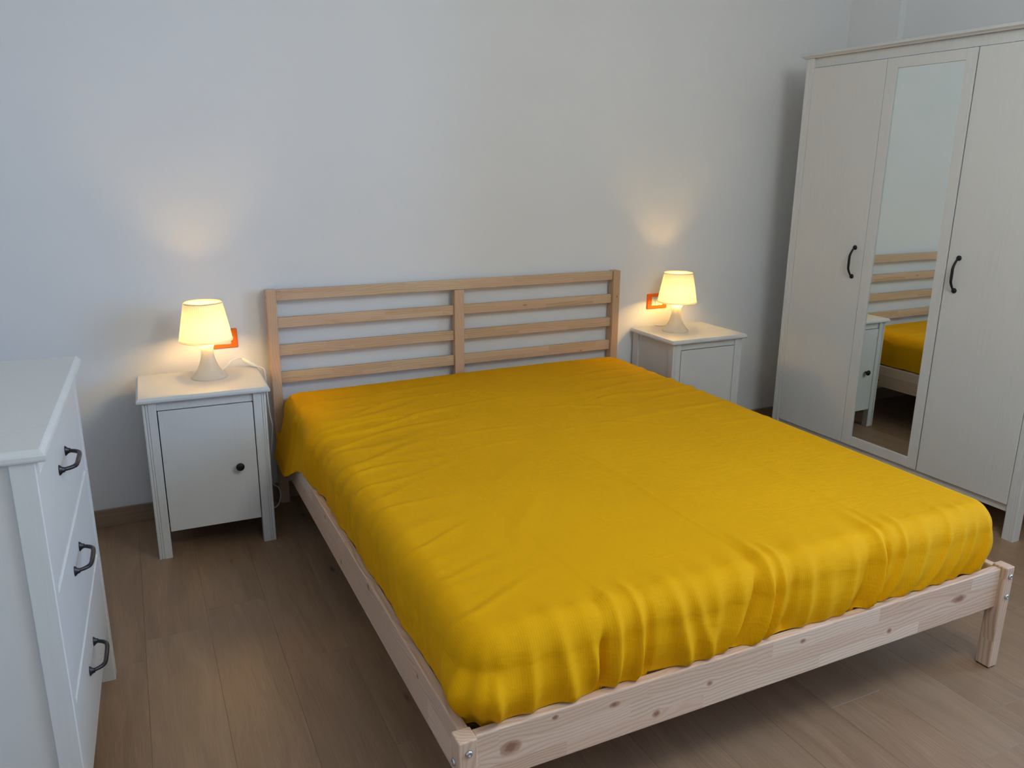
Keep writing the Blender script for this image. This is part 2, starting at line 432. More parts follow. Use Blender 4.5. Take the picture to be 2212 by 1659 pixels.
def bolt(parent, p, axis, r=0.0075):
    """dome head bolt with a hex recess pointing along -y or -x"""
    b = bmesh.new(); prof = [(r * 1.05, 0), (r, 0.002), (r * 0.8, 0.0038), (r * 0.38, 0.0046), (r * 0.36, 0.0018), (0.0001, 0.0018)]
    rings = [[(q * math.cos(2 * PI * i / 20), q * math.sin(2 * PI * i / 20), z) for i in range(20)] for q, z in prof]
    add_loft(b, rings)
    rot = Matrix.Rotation(PI / 2, 4, 'X') if axis == 'y' else Matrix.Rotation(-PI / 2, 4, 'Y')
    b.transform(Matrix.Translation(p) @ rot); o = from_bm('bolt', b, MSTEEL, parent, True); o['label'] = 'zinc bolt head'
# head posts, top rail, slats, centre stile
pl_ = box('head_post', 0.001, 0.040, -0.046, 0.0, 0, 0.913, MP_POST, bed, 0.003)
pr_ = box('head_post', BW - 0.040, BW - 0.001, -0.046, 0.0, 0, 0.913, MP_KPOST, bed, 0.003)
bolt(pl_, (0.001, -0.024, 0.886), 'x', 0.006)
box('top_rail', 0.0405, BW - 0.0405, -0.036, -0.008, 0.868, 0.911, MP_HEAD, bed, 0.0025)
for z0, z1 in ((0.755, 0.798), (0.640, 0.684), (0.524, 0.570), (0.408, 0.453)):
    box('slat', 0.0405, 0.806, -0.032, -0.010, z0, z1, MP_HEAD, bed, 0.0025)
    box('slat', 0.853, BW - 0.0405, -0.032, -0.010, z0, z1, MP_HEAD, bed, 0.0025)
box('center_stile', 0.8065, 0.8525, -0.044, -0.008, 0.22, 0.8675, MP_POST, bed, 0.003)
# foot legs
for x0, x1, sx in ((-0.008, 0.032, 0), (1.645, 1.681, 1)):
    lg = box('leg', x0, x1, -2.094, -2.052, 0.003, 0.322, MP_LEG, bed, 0.003)
    box('felt_pad', x0 + 0.003, x1 - 0.003, -2.091, -2.055, 0.0, 0.003, MHOLE, lg, 0)
    bolt(lg, ((x0 + x1) / 2 + (0.001 if not sx else 0.003), -2.094, 0.293), 'y'); bolt(lg, ((x0 + x1) / 2 + (0.001 if not sx else 0.003), -2.094, 0.230), 'y')
    if sx == 0:
        bolt(lg, (x0, -2.068, 0.262), 'x'); bolt(lg, (x0, -2.068, 0.215), 'x')
box('foot_rail', 0.0325, 1.6445, -2.079, -2.056, 0.195, 0.316, MP_FOOT, bed, 0.003)
box('side_rail', 0.009, 0.032, -2.0515, -0.0465, 0.195, 0.314, MP_SIDE, bed, 0.003)
box('side_rail', 1.644, 1.667, -2.0515, -0.0465, 0.195, 0.314, MP_SIDE, bed, 0.003)
box('center_beam', 0.80, 0.86, -2.055, -0.045, 0.197, 0.2105, MP_LEG, bed, 0.003)
for i in range(14):
    y = -0.16 - i * 0.139
    box('bed_slat', 0.0325, 1.6435, y - 0.035, y + 0.035, 0.211, 0.226, MP_LEG, bed, 0.001, 1)

# mattress
matt = bmesh.new(); add_box(matt, 0.075, 1.605, -1.99, -0.09, 0.227, 0.470, 0.05, 4)
mo = tag(from_bm('mattress', matt, MMATT, None, True), 'mattress hidden under the mustard yellow sheet', 'mattress'); mo.rotation_euler = (0, 0, 0.0042)

# ------------------------------------------------------------------ mustard sheet draped over the mattress
X0, X1, Y0, Y1, ZT = 0.024, 1.656, -2.060, -0.050, 0.503
def smooth01(t): t = np.clip(t, 0, 1); return t * t * (3 - 2 * t)
def vnoise(x, y, seed):
    r = np.random.default_rng(seed); o = np.zeros_like(x)
    for _ in range(14):
        a = r.uniform(0, 2 * PI); f = r.uniform(2.0, 7.0); ph = r.uniform(0, 6.28)
        o += np.sin((x * math.cos(a) + y * math.sin(a)) * f + ph) / f
    return o
left_folds = []
rl = np.random.default_rng(5)
y = -0.33
while y > -1.98:
    near = max(0.0, 1 - abs(y + 0.75) / 0.55)
    left_folds.append((y, (0.0030 + 0.0085 * near) * rl.uniform(0.55, 1.25), rl.uniform(0.009, 0.019), rl.uniform(0.10, 0.20) + 0.30 * near * rl.uniform(0.5, 1), rl.uniform(0.15, 0.42)))
    y -= rl.uniform(0.05, 0.115)
right_folds = [(-0.20, 0.003, 0.014, 0.20, -0.10), (-0.33, 0.004, 0.016, 0.35, -0.16), (-0.45, 0.0035, 0.013, 0.28, -0.05), (-0.56, 0.006, 0.017, 0.40, -0.12), (-0.70, 0.0055, 0.016, 0.45, -0.05),
               (-0.78, 0.004, 0.012, 0.30, -0.16), (-0.93, 0.003, 0.015, 0.36, -0.10), (-1.15, 0.002, 0.016, 0.25, -0.05)]
free_wr = [  # (x0,y0,x1,y1,amp,width) straight wrinkles lying on the top
    (1.08, -0.76, 1.38, -0.66, 0.0032, 0.014), (0.97, -0.97, 1.24, -1.12, 0.0030, 0.013), (0.86, -0.72, 1.24, -0.86, 0.0026, 0.012), (0.47, -1.30, 0.62, -1.16, 0.0012, 0.02), (0.30, -1.74, 0.49, -1.42, 0.0016, 0.024),
    (0.38, -0.90, 0.80, -0.88, 0.0018, 0.012), (0.42, -1.06, 0.70, -1.0, 0.0016, 0.012), (0.45, -0.62, 0.90, -0.52, 0.0018, 0.012), (1.0, -0.42, 1.3, -0.36, 0.0018, 0.010), (0.35, -0.42, 0.70, -0.36, 0.0022, 0.013), (0.2, -0.30, 0.8, -0.22, 0.0016, 0.02)]
foot_folds = [  # x at top, x at bottom, amplitude, width, start (0 = top edge), reach onto the top
    (0.085, 0.090, 0.010, 0.010, 0.30, 0.0), (0.165, 0.160, 0.007, 0.020, 0.10, 0.02), (0.235, 0.262, 0.009, 0.022, 0.05, 0.03), (0.300, 0.330, 0.006, 0.014, 0.15, 0.02), (0.340, 0.326, -0.013, 0.012, 0.15, 0.02),
    (0.375, 0.360, 0.010, 0.014, 0.05, 0.03), (0.43, 0.417, 0.010, 0.011, 0.0, 0.04), (0.455, 0.445, -0.006, 0.014, 0.0, 0.03), (0.53, 0.560, 0.010, 0.022, 0.0, 0.05), (0.58, 0.63, 0.005, 0.018, 0.0, 0.06),
    (0.645, 0.60, 0.006, 0.022, 0.0, 0.05), (0.72, 0.650, 0.008, 0.024, 0.0, 0.05), (0.775, 0.665, -0.013, 0.017, 0.0, 0.07), (0.805, 0.735, 0.015, 0.014, 0.0, 0.10), (0.845, 0.78, 0.011, 0.012, 0.0, 0.06), (0.88, 0.84, -0.006, 0.016, 0.05, 0.05),
    (0.93, 0.90, 0.006, 0.020, 0.05, 0.05), (0.99, 0.97, 0.004, 0.026, 0.1, 0.03), (1.08, 1.03, 0.006, 0.022, 0.05, 0.05), (1.135, 1.085, -0.005, 0.018, 0.0, 0.05), (1.175, 1.115, 0.013, 0.013, 0.0, 0.09), (1.20, 1.135, -0.009, 0.010, 0.0, 0.05),
    (1.265, 1.175, 0.009, 0.011, 0.0, 0.05), (1.345, 1.25, 0.006, 0.020, 0.05, 0.04), (1.44, 1.31, 0.007, 0.016, 0.05, 0.04), (1.50, 1.38, 0.006, 0.014, 0.1, 0.03), (1.545, 1.45, 0.006, 0.012, 0.1, 0.02), (1.60, 1.52, 0.008, 0.012, 0.1, 0.02)]

def top_height(x, y):
    h = 0.004 * vnoise(x, y, 3) * 0.9
    for k, (cx, am) in enumerate(((0.360, 0.0007), (0.787, 0.0012), (1.232, 0.0014))):      # ironed-in creases along the bed
        cxx = cx + 0.008 * np.sin(y * 2.1 + k) + 0.003 * np.sin(y * 9.0 + 2 * k)
        d = (x - cxx) / 0.0085
        h += am * np.exp(-d * d) + 0.0005 * np.tanh(d * 1.3) * np.exp(-np.abs(x - cxx) / 0.10)
    for cy0, am in ((-0.98, 0.0010),):
        d = (y - cy0 + 0.02 * np.sin(x * 3)) / 0.009; h += am * np.exp(-d * d)
    for (ye, am, w, ln, sl) in left_folds:
        dx = np.maximum(x - 0.07, 0); d = (y - ye - sl * (x - 0.07) - 0.02 * np.sin(x * 12 + ye * 40)) / (w * (1 + dx * 1.2))
        h += am * (np.exp(-d * d) - 0.45 * np.exp(-((d - 1.9) ** 2))) * np.exp(-(dx / ln) ** 1.5) * smooth01((x - 0.0) / 0.09 + 0.4)
    for (ye, am, w, ln, sl) in right_folds:
        dx = np.maximum(1.61 - x, 0); d = (y - ye - sl * dx + 0.015 * np.sin(x * 11 + ye * 30)) / (w * (1 + dx))
        h += am * (np.exp(-d * d) - 0.45 * np.exp(-((d - 1.9) ** 2))) * np.exp(-(dx / ln) ** 2)
    for (ax, ay, bx, by, am, w) in free_wr:
        L = math.hypot(bx - ax, by - ay); ux, uy = (bx - ax) / L, (by - ay) / L
        t = ((x - ax) * ux + (y - ay) * uy) / L; d = (-(x - ax) * uy + (y - ay) * ux - 0.012 * np.sin(t * 5)) / w
        h += am * (np.exp(-d * d) - 0.4 * np.exp(-((d - 1.8) ** 2))) * np.exp(-((t - 0.5) / 0.42) ** 4)
    for (xt, xb, am, w, st, reach) in foot_folds:
        if reach <= 0: continue
        dy = np.maximum(y - (Y0 + 0.05), 0); d = (x - xt - (xt - xb) * dy * 1.2) / (w * (1 + dy * 4))
        h += 0.6 * am * np.exp(-d * d) * np.exp(-(dy / reach) ** 1.5)
    return h

def build_sheet():
    rc, r, rh = 0.085, 0.068, 0.060     # plan corner radius, vertical and horizontal rounding
    # outer contour by arc length, counter-clockwise from the foot-left corner
    pts = []; nor = []
    def arc(cx, cy, a0, a1, n):
        for i in range(n):
            a = a0 + (a1 - a0) * i / n; pts.append((cx + rc * math.cos(a), cy + rc * math.sin(a))); nor.append((math.cos(a), math.sin(a)))
    def line(ax, ay, bx, by, nx, ny, n):
        for i in range(n):
            t = i / n; pts.append((ax + (bx - ax) * t, ay + (by - ay) * t)); nor.append((nx, ny))
    NX, NY, NC = 330, 300, 26
    line(X0 + rc, Y0, X1 - rc, Y0, 0, -1, NX); arc(X1 - rc, Y0 + rc, -PI / 2, 0, NC)
    line(X1, Y0 + rc, X1, Y1 - rc, 1, 0, NY); arc(X1 - rc, Y1 - rc, 0, PI / 2, NC)
    line(X1 - rc, Y1, X0 + rc, Y1, 0, 1, NX // 2); arc(X0 + rc, Y1 - rc, PI / 2, PI, NC)
    line(X0, Y1 - rc, X0, Y0 + rc, -1, 0, NY); arc(X0 + rc, Y0 + rc, PI, 1.5 * PI, NC)
    P = np.array(pts); Nn = np.array(nor); n = len(P)
    C = np.array(((X0 + X1) / 2, (Y0 + Y1) / 2))
    inner = P - Nn * rh
    S = np.concatenate([np.linspace(0.004, 0.86, 105), np.linspace(0.867, 1.0, 34)])
    V = []; UV = []
    for s in S:
        q = C + (inner - C) * s
        V.append(np.column_stack([q, ZT + top_height(q[:, 0], q[:, 1])])); UV.append(q.copy())
    foot = smooth01(-Nn[:, 1] * 1.6 - 0.2); left = smooth01(-Nn[:, 0] * 1.6 - 0.2); right = smooth01(Nn[:, 0] * 1.6 - 0.2); head = smooth01(Nn[:, 1] * 1.6 - 0.2)
    flc = foot * left + np.exp(-(((P[:, 0] - X0) ** 2 + (P[:, 1] - Y0) ** 2) / 0.10 ** 2))
    frc = np.exp(-(((P[:, 0] - X1) ** 2 + (P[:, 1] - Y0) ** 2) / 0.11 ** 2))
    # loose flap by the headboard on both long sides
    over = smooth01((P[:, 1] + 0.80) / 0.55) * left * (1 - head) + smooth01((P[:, 1] + 0.80) / 0.55) * left * head
    over = np.clip(over, 0, 1)
    over_r = smooth01((P[:, 1] + 1.2) / 0.5) * right
    zb = 0.298 + 0.0205 * smooth01(over / 0.40) - 0.078 * smooth01((over - 0.44) / 0.56) + 0.004 * np.sin(P[:, 0] * 17) * foot + 0.004 * np.sin(P[:, 1] * 23) * over
    bulge = (0.003 + 0.005 * foot + 0.026 * np.clip(flc, 0, 1) + 0.002 * frc - 0.003 * head) * (1 - over)
    d_bot = -0.005 * left * (1 - over) - 0.012 * right - 0.003 * foot - 0.004 * head + over * 0.052
    xs, ys = P[:, 0], P[:, 1]
    h_edge = V[-1][:, 2] - ZT
    PROF = [('r', a) for a in np.linspace(0, 1, 15)[1:]] + [('s', t) for t in np.linspace(0, 1, 34)[1:]]
    for kind, v in PROF:
        if kind == 'r':
            a = v * PI / 2; off = -rh + rh * math.sin(a); z = ZT - r * (1 - math.cos(a)) + h_edge * (1 - v); t = 0.0; wgt = 0.30 + 0.50 * v; tt = np.full(n, 0.28 * v); drop = 0.07 * a
        else:
            t = v; z = (ZT - r) + (zb - (ZT - r)) * t; off = np.zeros(n); wgt = 0.8 + 0.2 * min(1, t * 2); tt = np.full(n, 0.28 + 0.72 * t); drop = 0.07 * PI / 2 + (ZT - r - 0.30) * t
        d = np.zeros(n) + off
        if kind == 's':
            d += bulge * math.sin(PI * t ** 0.9) ** 1.6 + d_bot * ((1 - over) * smooth01(t) + over * (0.35 * t + 0.65 * t * t * (1.8 - 0.8 * t)))
        # foot pleats
        for (xt, xb, am, w, st, reach) in foot_folds:
            xc = xt + (xb - xt) * tt ** 1.3; dd = (xs - xc) / (0.85 * w * (1 + 0.25 * (tt - 0.5)))
            env = 2.1 * smooth01((tt - st) / 0.30 + 0.15) * (0.75 + 0.25 * tt) * (1 - 0.75 * smooth01((tt - 0.78) / 0.22)) * foot * wgt
            d += am * env * np.exp(-dd * dd)
        # left and right side gathers
        for (ye, am, w, ln, sl) in left_folds:
            dd = (ys - ye + 0.03 * tt) / (w * (1 + 0.6 * tt)); d += 1.5 * am * left * wgt * (1 - 0.55 * tt) * np.exp(-dd * dd)
        for (ye, am, w, ln, sl) in right_folds:
            dd = (ys - ye) / (w * 1.3); d += am * right * wgt * (1 - 0.5 * tt) * np.exp(-dd * dd)
        d += foot * wgt * 0.0035 * np.sin(xs * 31 + 3 * tt[0]) * np.sin(xs * 13 + 1)
        d += left * wgt * 0.003 * np.sin(ys * 19 + 2 * tt[0])
        # corner gathers at the foot
        ang = np.arctan2(Nn[:, 1], Nn[:, 0])
        corner = np.abs(Nn[:, 0] * Nn[:, 1]) * 2 * (Nn[:, 1] < 0)
        d += wgt * corner * 0.006 * np.sin(ang * 11.0) * smooth01(tt[0] / 0.5)
        # stitched hem on the loose flap
        if kind == 's': d += over * 0.0022 * math.exp(-((t - 0.80) / 0.03) ** 2)
        q = P + Nn * d[:, None]
        # flap by the headboard leans out and forward instead of colliding with the post
        lim = 0.047 * head; q[:, 1] = np.minimum(q[:, 1], -0.0485)
        zz = z if np.ndim(z) else np.full(n, z)
        # cloth rests on the rails where it crosses them
        on = ((q[:, 0] > 0.000) & (q[:, 0] < 0.0345)) | ((q[:, 0] > 1.6415) & (q[:, 0] < 1.676)) | ((q[:, 1] < -2.0535) & (q[:, 1] > -2.09))
        zz = np.where(on, np.maximum(zz, 0.3185 + 0.0015 * np.sin(q[:, 1] * 40 + q[:, 0] * 60)), zz)
        V.append(np.column_stack([q, zz])); 
        UV.append(inner + Nn * drop)
    K = len(V); V = np.concatenate(V); UV = np.concatenate(UV)
    idx = np.arange(K * n).reshape(K, n); a = idx[:-1]; b = idx[1:]
    quads = np.stack([a, b, np.roll(b, -1, 1), np.roll(a, -1, 1)], -1).reshape(-1, 4)
    me = bpy.data.meshes.new('bed_sheet')
    me.vertices.add(len(V) + 1); V = np.vstack([V, [C[0], C[1], V[:n, 2].mean()]]); UV = np.vstack([UV, C])
    me.vertices.foreach_set('co', V.ravel())
    cen = len(V) - 1
    tri = np.stack([np.full(n, cen), idx[0], np.roll(idx[0], -1)], -1)
    loops = np.concatenate([quads.ravel(), tri.ravel()])
    me.loops.add(len(loops)); me.loops.foreach_set('vertex_index', loops.astype(np.int32))
    me.polygons.add(len(quads) + len(tri))
    st = np.concatenate([np.arange(len(quads)) * 4, len(quads) * 4 + np.arange(len(tri)) * 3]).astype(np.int32)
    me.polygons.foreach_set('loop_start', st)
    me.update(calc_edges=True); me.validate()
    uvl = me.uv_layers.new(name='UVMap'); li = np.zeros(len(me.loops), np.int32); me.loops.foreach_get('vertex_index', li)
    uvl.data.foreach_set('uv', UV[li].astype(np.float32).ravel())
    o = link('bed_sheet', me, MSHEET, None, True)
    o.rotation_euler = (0, 0, 0.0042)
    return tag(o, 'mustard yellow ribbed cotton sheet over the mattress', 'bed sheet')
build_sheet()

# ------------------------------------------------------------------ nightstands
TOPPROF = [(0.0, 0.004), (0.002, 0.0015), (0.005, 0.0), (0.011, 0.0), (0.0118, 0.0022), (0.0135, 0.0030), (0.0185, 0.0055), (0.020, 0.0075)]
def knob(parent, p):
    prof = [(0.0055, 0), (0.0050, 0.006), (0.0060, 0.011), (0.0125, 0.015), (0.0150, 0.019), (0.0145, 0.0225), (0.0105, 0.0255), (0.0001, 0.0265)]
    b = bmesh.new(); add_loft(b, [[(q * math.cos(2 * PI * i / 28), q * math.sin(2 * PI * i / 28), z) for i in range(28)] for q, z in prof])
    b.transform(Matrix.Translation(p) @ Matrix.Rotation(PI / 2, 4, 'X')); o = from_bm('knob', b, MIRON, parent, True); o['label'] = 'round black knob'

def nightstand(label, loc, rz, knob_right):
    t = thing('nightstand', label, 'nightstand', loc, rz, 'nightstands beside the bed')
    w, d, h = 0.4467, 0.3558, 0.6141; a = 0.016; pw = 0.045; f = 0.015
    moulded_top('table_top', 0, w, 0, d, h - 0.020, TOPPROF, MWHITE, t)
    zt = h - 0.0203
    grooved_post('leg', a, a + pw, f, f + 0.034, 0, zt, MWHITE, t, (a + 0.009, a + 0.0165))
    grooved_post('leg', w - a - pw, w - a, f, f + 0.034, 0, zt, MWHITE, t, (w - a - 0.009, w - a - 0.0165))
    for x0 in (a, w - a - 0.034):
        box('leg', x0, x0 + 0.034, d - 0.052, d - 0.004, 0, zt, MWHITE, t, 0.002)
    for x0 in (a + 0.006, w - a - 0.006 - 0.016):
        box('side_panel', x0, x0 + 0.016, f + 0.0345, d - 0.0525, 0.100, zt, MWHITE, t, 0.001)
    box('back_panel', a + 0.0345, w - a - 0.0345, d - 0.020, d - 0.012, 0.105, zt, MWHITE, t, 0.0)
    box('bottom_shelf', a + 0.0225, w - a - 0.0225, f + 0.0355, d - 0.0535, 0.108, 0.122, MWHITE, t, 0.001)
    box('frieze', a + pw + 0.0003, w - a - pw - 0.0003, f + 0.008, f + 0.026, 0.5615, zt, MWHITE, t, 0.001)
    dr = box('door', a + pw + 0.0032, w - a - pw - 0.0032, f + 0.001, f + 0.019, 0.102, 0.5585, MWHITE, t, 0.0015)
    kx = (w - a - pw - 0.0032 - 0.062) if knob_right else (a + pw + 0.0032 + 0.062)
    knob(dr, (kx, f + 0.001, 0.322))
    return t
N1 = (-0.5062, -0.3900, -0.020); N2 = (1.7730, -0.3517, 0.0024)
nightstand('white nightstand beside the chest of drawers, its black knob in view', (N1[0], N1[1], 0), N1[2], True)
nightstand('white nightstand between the bed and the wardrobe', (N2[0], N2[1], 0), N2[2], False)

# ------------------------------------------------------------------ lamps
TOPZ = 0.6141
def table_lamp(label, loc, cord_pts, sw_i, hang=None):
    t = thing('table_lamp', label, 'lamp', (loc[0], loc[1], TOPZ), 0, 'lit bedside lamps')
    base = []
    for r, z in ((0.060, 0.0), (0.0650, 0.0006), (0.0662, 0.0025), (0.0640, 0.0060), (0.0575, 0.0125), (0.0480, 0.0230), (0.0395, 0.0360), (0.0330, 0.0500), (0.0280, 0.0650), (0.0245, 0.0800), (0.0225, 0.0930), (0.0222, 0.1030), (0.0235, 0.1140), (0.0270, 0.1260), (0.0330, 0.1370), (0.0400, 0.1440)):
        base.append((r, z))
    lathe('base', base, MBASE, t, 64)
    lathe('lamp_socket', [(0.0001, 0.124), (0.0105, 0.124), (0.0105, 0.130), (0.0130, 0.132), (0.0130, 0.152), (0.0001, 0.153)], MPLAST, t, 28, smooth=False)
    bulb_prof = [(0.0125, 0.1535), (0.0130, 0.162), (0.0190, 0.174), (0.0222, 0.186), (0.0215, 0.197), (0.0160, 0.2075), (0.0080, 0.2125), (0.0002, 0.2135)]
    b = lathe('bulb', bulb_prof, MBULB, t, 20); b['label'] = 'glowing warm white bulb'
    zb, zt, rb, rt = 0.143, 0.290, 0.0945, 0.0685
    n = 216
    sp = []; 
    for k in range(13):
        f = k / 12; sp.append((rb + (rt - rb) * f, zb + 0.006 + (zt - zb - 0.010) * f))
    def rip(k, i): return 0.0008 * math.sin(2 * PI * i * 54 / n) * (0.0 if k in (0, 12) else 1.0)
    sh = lathe('shade', sp, MSHADE, t, n, ripple=rip)
    lathe('rim', [(rb - 0.0012, zb + 0.0075), (rb + 0.0018, zb + 0.0065), (rb + 0.0022, zb + 0.003), (rb + 0.0010, zb), (rb - 0.0020, zb + 0.0002), (rb - 0.0025, zb + 0.004)], MSHADE, sh, 72)
    lathe('rim', [(rt - 0.0010, zt - 0.0055), (rt + 0.0012, zt - 0.005), (rt + 0.0016, zt - 0.0015), (rt + 0.0002, zt), (rt - 0.0018, zt - 0.001), (rt - 0.0020, zt - 0.004)], MSHADE, sh, 72)
    c = tube('cord', cord_pts, 0.0029, MCORD, t, 8, 10)
    # inline rocker switch on the cord
    a, bb = Vector(sw_i[0]), Vector(sw_i[1]); dv = (bb - a); L = dv.length
    bm = bmesh.new()
    secs = [(0.0, 0.0035, 0.0035), (0.10, 0.0055, 0.0050), (0.22, 0.0085, 0.0072), (0.5, 0.0098, 0.0080), (0.78, 0.0085, 0.0072), (0.90, 0.0055, 0.0050), (1.0, 0.0035, 0.0035)]
    add_loft(bm, [[(f * L, wy * math.copysign(abs(math.cos(q)) ** 0.6, math.cos(q)), hz * math.copysign(abs(math.sin(q)) ** 0.6, math.sin(q))) for q in [2 * PI * i / 20 for i in range(20)]] for f, wy, hz in secs])
    add_box(bm, L * 0.36, L * 0.64, -0.005, 0.005, 0.006, 0.0098, 0.001)
    bm.transform(Matrix.Translation(a) @ dv.to_track_quat('X', 'Z').to_matrix().to_4x4())
    from_bm('switch', bm, MCORD, c, True)
    return t
MBULB = mat_emit('bulb_glow', (1.0, 0.60, 0.18), 0.0)
bulb_area = 0.0062
MBULB.node_tree.nodes['Emission'].inputs[1].default_value = LAMP_POWER / (PI * bulb_area)
L1 = (-0.245, -0.166); L2 = (1.939, -0.143)
def rel(L, p): return (p[0] - L[0], p[1] - L[1], p[2] - TOPZ)
c1 = [(-0.205, -0.128, 0.620), (-0.180, -0.105, 0.632), (-0.150, -0.085, 0.652), (-0.120, -0.070, 0.656), (-0.098, -0.066, 0.646), (-0.080, -0.078, 0.634), (-0.066, -0.095, 0.624), (-0.045, -0.105, 0.617), (-0.0335, -0.110, 0.600), (-0.032, -0.110, 0.52), (-0.026, -0.108, 0.42), (-0.020, -0.105, 0.36), (-0.034, -0.100, 0.24), (-0.038, -0.095, 0.13), (-0.010, -0.090, 0.090), (-0.006, -0.088, 0.045), (-0.030, -0.085, 0.0045), (-0.10, -0.06, 0.0045), (-0.20, -0.04, 0.0045)]
table_lamp('lit white table lamp on the nightstand beside the chest of drawers', L1, [rel(L1, p) for p in c1], (rel(L1, (-0.112, -0.064, 0.653)), rel(L1, (-0.066, -0.096, 0.6235))))
c2 = [(1.985, -0.118, 0.619), (2.005, -0.092, 0.624), (2.036, -0.072, 0.634), (2.040, -0.048, 0.648), (2.020, -0.036, 0.640), (1.990, -0.030, 0.625), (1.960, -0.022, 0.618), (1.930, -0.010, 0.617), (1.920, -0.001, 0.617)]
table_lamp('lit white table lamp on the nightstand beside the wardrobe', L2, [rel(L2, p) for p in c2], (rel(L2, (2.034, -0.044, 0.648)), rel(L2, (1.992, -0.030, 0.630))))

# ------------------------------------------------------------------ orange wall plates
def wall_plate(label, x0, z0, kinds):
    w, h = 0.121, 0.0775
    t = thing('wall_plate', label, 'wall plate', (x0, RY1, z0), 0, 'orange wall plates by the bed')
    bm = bmesh.new()
    def rr(i, y, ix=0.0, iz=0.0, r=0.004):
        out = []
        for cx, cz, a0 in ((w - i - r - ix, h - i - r - iz, 0), (i + r + ix, h - i - r - iz, 90), (i + r + ix, i + r + iz, 180), (w - i - r - ix, i + r + iz, 270)):
            for k in range(5):
                a = math.radians(a0 + k * 22.5); out.append((cx + r * math.cos(a), y, cz + r * math.sin(a)))
        return out
    add_loft(bm, [rr(0, 0), rr(0, -0.005), rr(0.0025, -0.0085), rr(0, -0.0085, 0.026, 0.0155, 0.001), rr(0, -0.003, 0.026, 0.0155, 0.001)], cap=False)
    from_bm('frame', bm, MORANGE, t)
    xs = np.linspace(0.0265, w - 0.0265, len(kinds) + 1)
    for i, kd in enumerate(kinds):
        a, b = xs[i] + 0.0003, xs[i + 1] - 0.0003
        m = box('module', a, b, -0.0075, -0.001, 0.0162, h - 0.0162, MPLAST, t, 0.0008)
        if kd == 's':
            for dz in (-0.0095, 0.0, 0.0095):
                bb = bmesh.new(); bmesh.ops.create_cone(bb, cap_ends=True, segments=14, radius1=0.0022, radius2=0.0022, depth=0.0006)
                bb.transform(Matrix.Translation(((a + b) / 2, -0.0077, h / 2 + dz)) @ Matrix.Rotation(PI / 2, 4, 'X')); from_bm('pin_hole', bb, MHOLE, m)
    return t
wall_plate('orange wall plate behind the lamp beside the chest of drawers', -0.2335, 0.682, ['b', 'b', 's'])
wall_plate('orange wall plate behind the lamp beside the wardrobe', 1.873, 0.7005, ['b', 'b', 's'])

# ------------------------------------------------------------------ wardrobe (front faces the bed)
def bow_handle(parent, x, y, zc, span, out, mat, r0=0.0036, r1=0.0056):
    """vertical bow pull with round feet, projecting towards -y"""
    pts = []; rad = []; n = 22
    for i in range(n + 1):
        f = i / n; s = math.sin(PI * f)
        pts.append((x, y - 0.004 - out * min(1.0, s * 1.25) ** 0.75 if True else 0, zc + span / 2 - span * f)); rad.append(r0 + (r1 - r0) * s)
    bm = bmesh.new(); add_tube(bm, pts, rad, 12)
    for z in (zc + span / 2, zc - span / 2):
        prof = [(0.0105, 0), (0.0105, 0.003), (0.0085, 0.0065), (0.0045, 0.0085), (0.0002, 0.009)]
        b = bmesh.new(); add_loft(b, [[(q * math.cos(2 * PI * i / 20), q * math.sin(2 * PI * i / 20), h) for i in range(20)] for q, h in prof])
        b.transform(Matrix.Translation((x, y, z)) @ Matrix.Rotation(PI / 2, 4, 'X'))
        me = bpy.data.meshes.new('tmp'); b.to_mesh(me); b.free(); bm.from_mesh(me); bpy.data.meshes.remove(me)
    o = from_bm('handle', bm, mat, parent, True); o['label'] = 'black bow handle'; return o

wr = thing('wardrobe', 'tall white three-door wardrobe with a mirror in the middle door', 'wardrobe', (2.496, -0.2814, 0), -PI / 2 + 0.0119)
Wd, Dd, Hh = 1.313, 0.548, 1.891
CORN = [(0.0, 0.012), (0.004, 0.009), (0.007, 0.004), (0.010, 0.0), (0.014, 0.0), (0.0155, 0.003), (0.020, 0.005), (0.021, 0.007)]
moulded_top('cornice', -0.020, Wd + 0.020, -0.020, Dd, Hh, CORN, MWHITE, wr)
zt = Hh - 0.0003
grooved_post('leg', 0.0, 0.044, 0.0, 0.040, 0, zt, MWHITE, wr, (0.013, 0.021), 0.002, 0.0022)
grooved_post('leg', Wd - 0.046, Wd, 0.0, 0.040, 0, zt, MWHITE, wr, (Wd - 0.021, Wd - 0.013), 0.002, 0.0022)
for x0 in (0.0, Wd - 0.04): box('leg', x0, x0 + 0.04, Dd - 0.045, Dd - 0.003, 0, zt, MWHITE, wr, 0.002)
for x0 in (0.006, Wd - 0.006 - 0.018): box('side_panel', x0, x0 + 0.018, 0.0405, Dd - 0.0455, 0.112, zt, MWHITE, wr, 0.001)
box('frieze', 0.0445, Wd - 0.0465, 0.014, 0.034, 1.850, zt, MWHITE, wr, 0.001)
box('bottom_rail', 0.0445, Wd - 0.0465, 0.012, 0.032, 0.108, 0.1365, MWHITE, wr, 0.001)
box('bottom_panel', 0.0245, Wd - 0.0245, 0.0415, Dd - 0.0465, 0.118, 0.134, MWHITE, wr, 0)
box('back_panel', 0.0405, Wd - 0.0405, Dd - 0.020, Dd - 0.010, 0.112, zt, MWHITE, wr, 0)
for xx in (0.4527, 0.8603): box('partition', xx - 0.009, xx + 0.009, 0.036, Dd - 0.0465, 0.1345, zt, MWHITE, wr, 0)
D0, D1, D2, D3 = 0.0465, 0.4527, 0.8603, Wd - 0.0485
dz0, dz1 = 0.1395, 1.847
d1 = box('door', D0, D1 - 0.0012, 0.0, 0.018, dz0, dz1, MWHITE, wr, 0.0015)
bow_handle(d1, 0.403, 0.0, 0.989, 0.130, 0.026, MIRON)
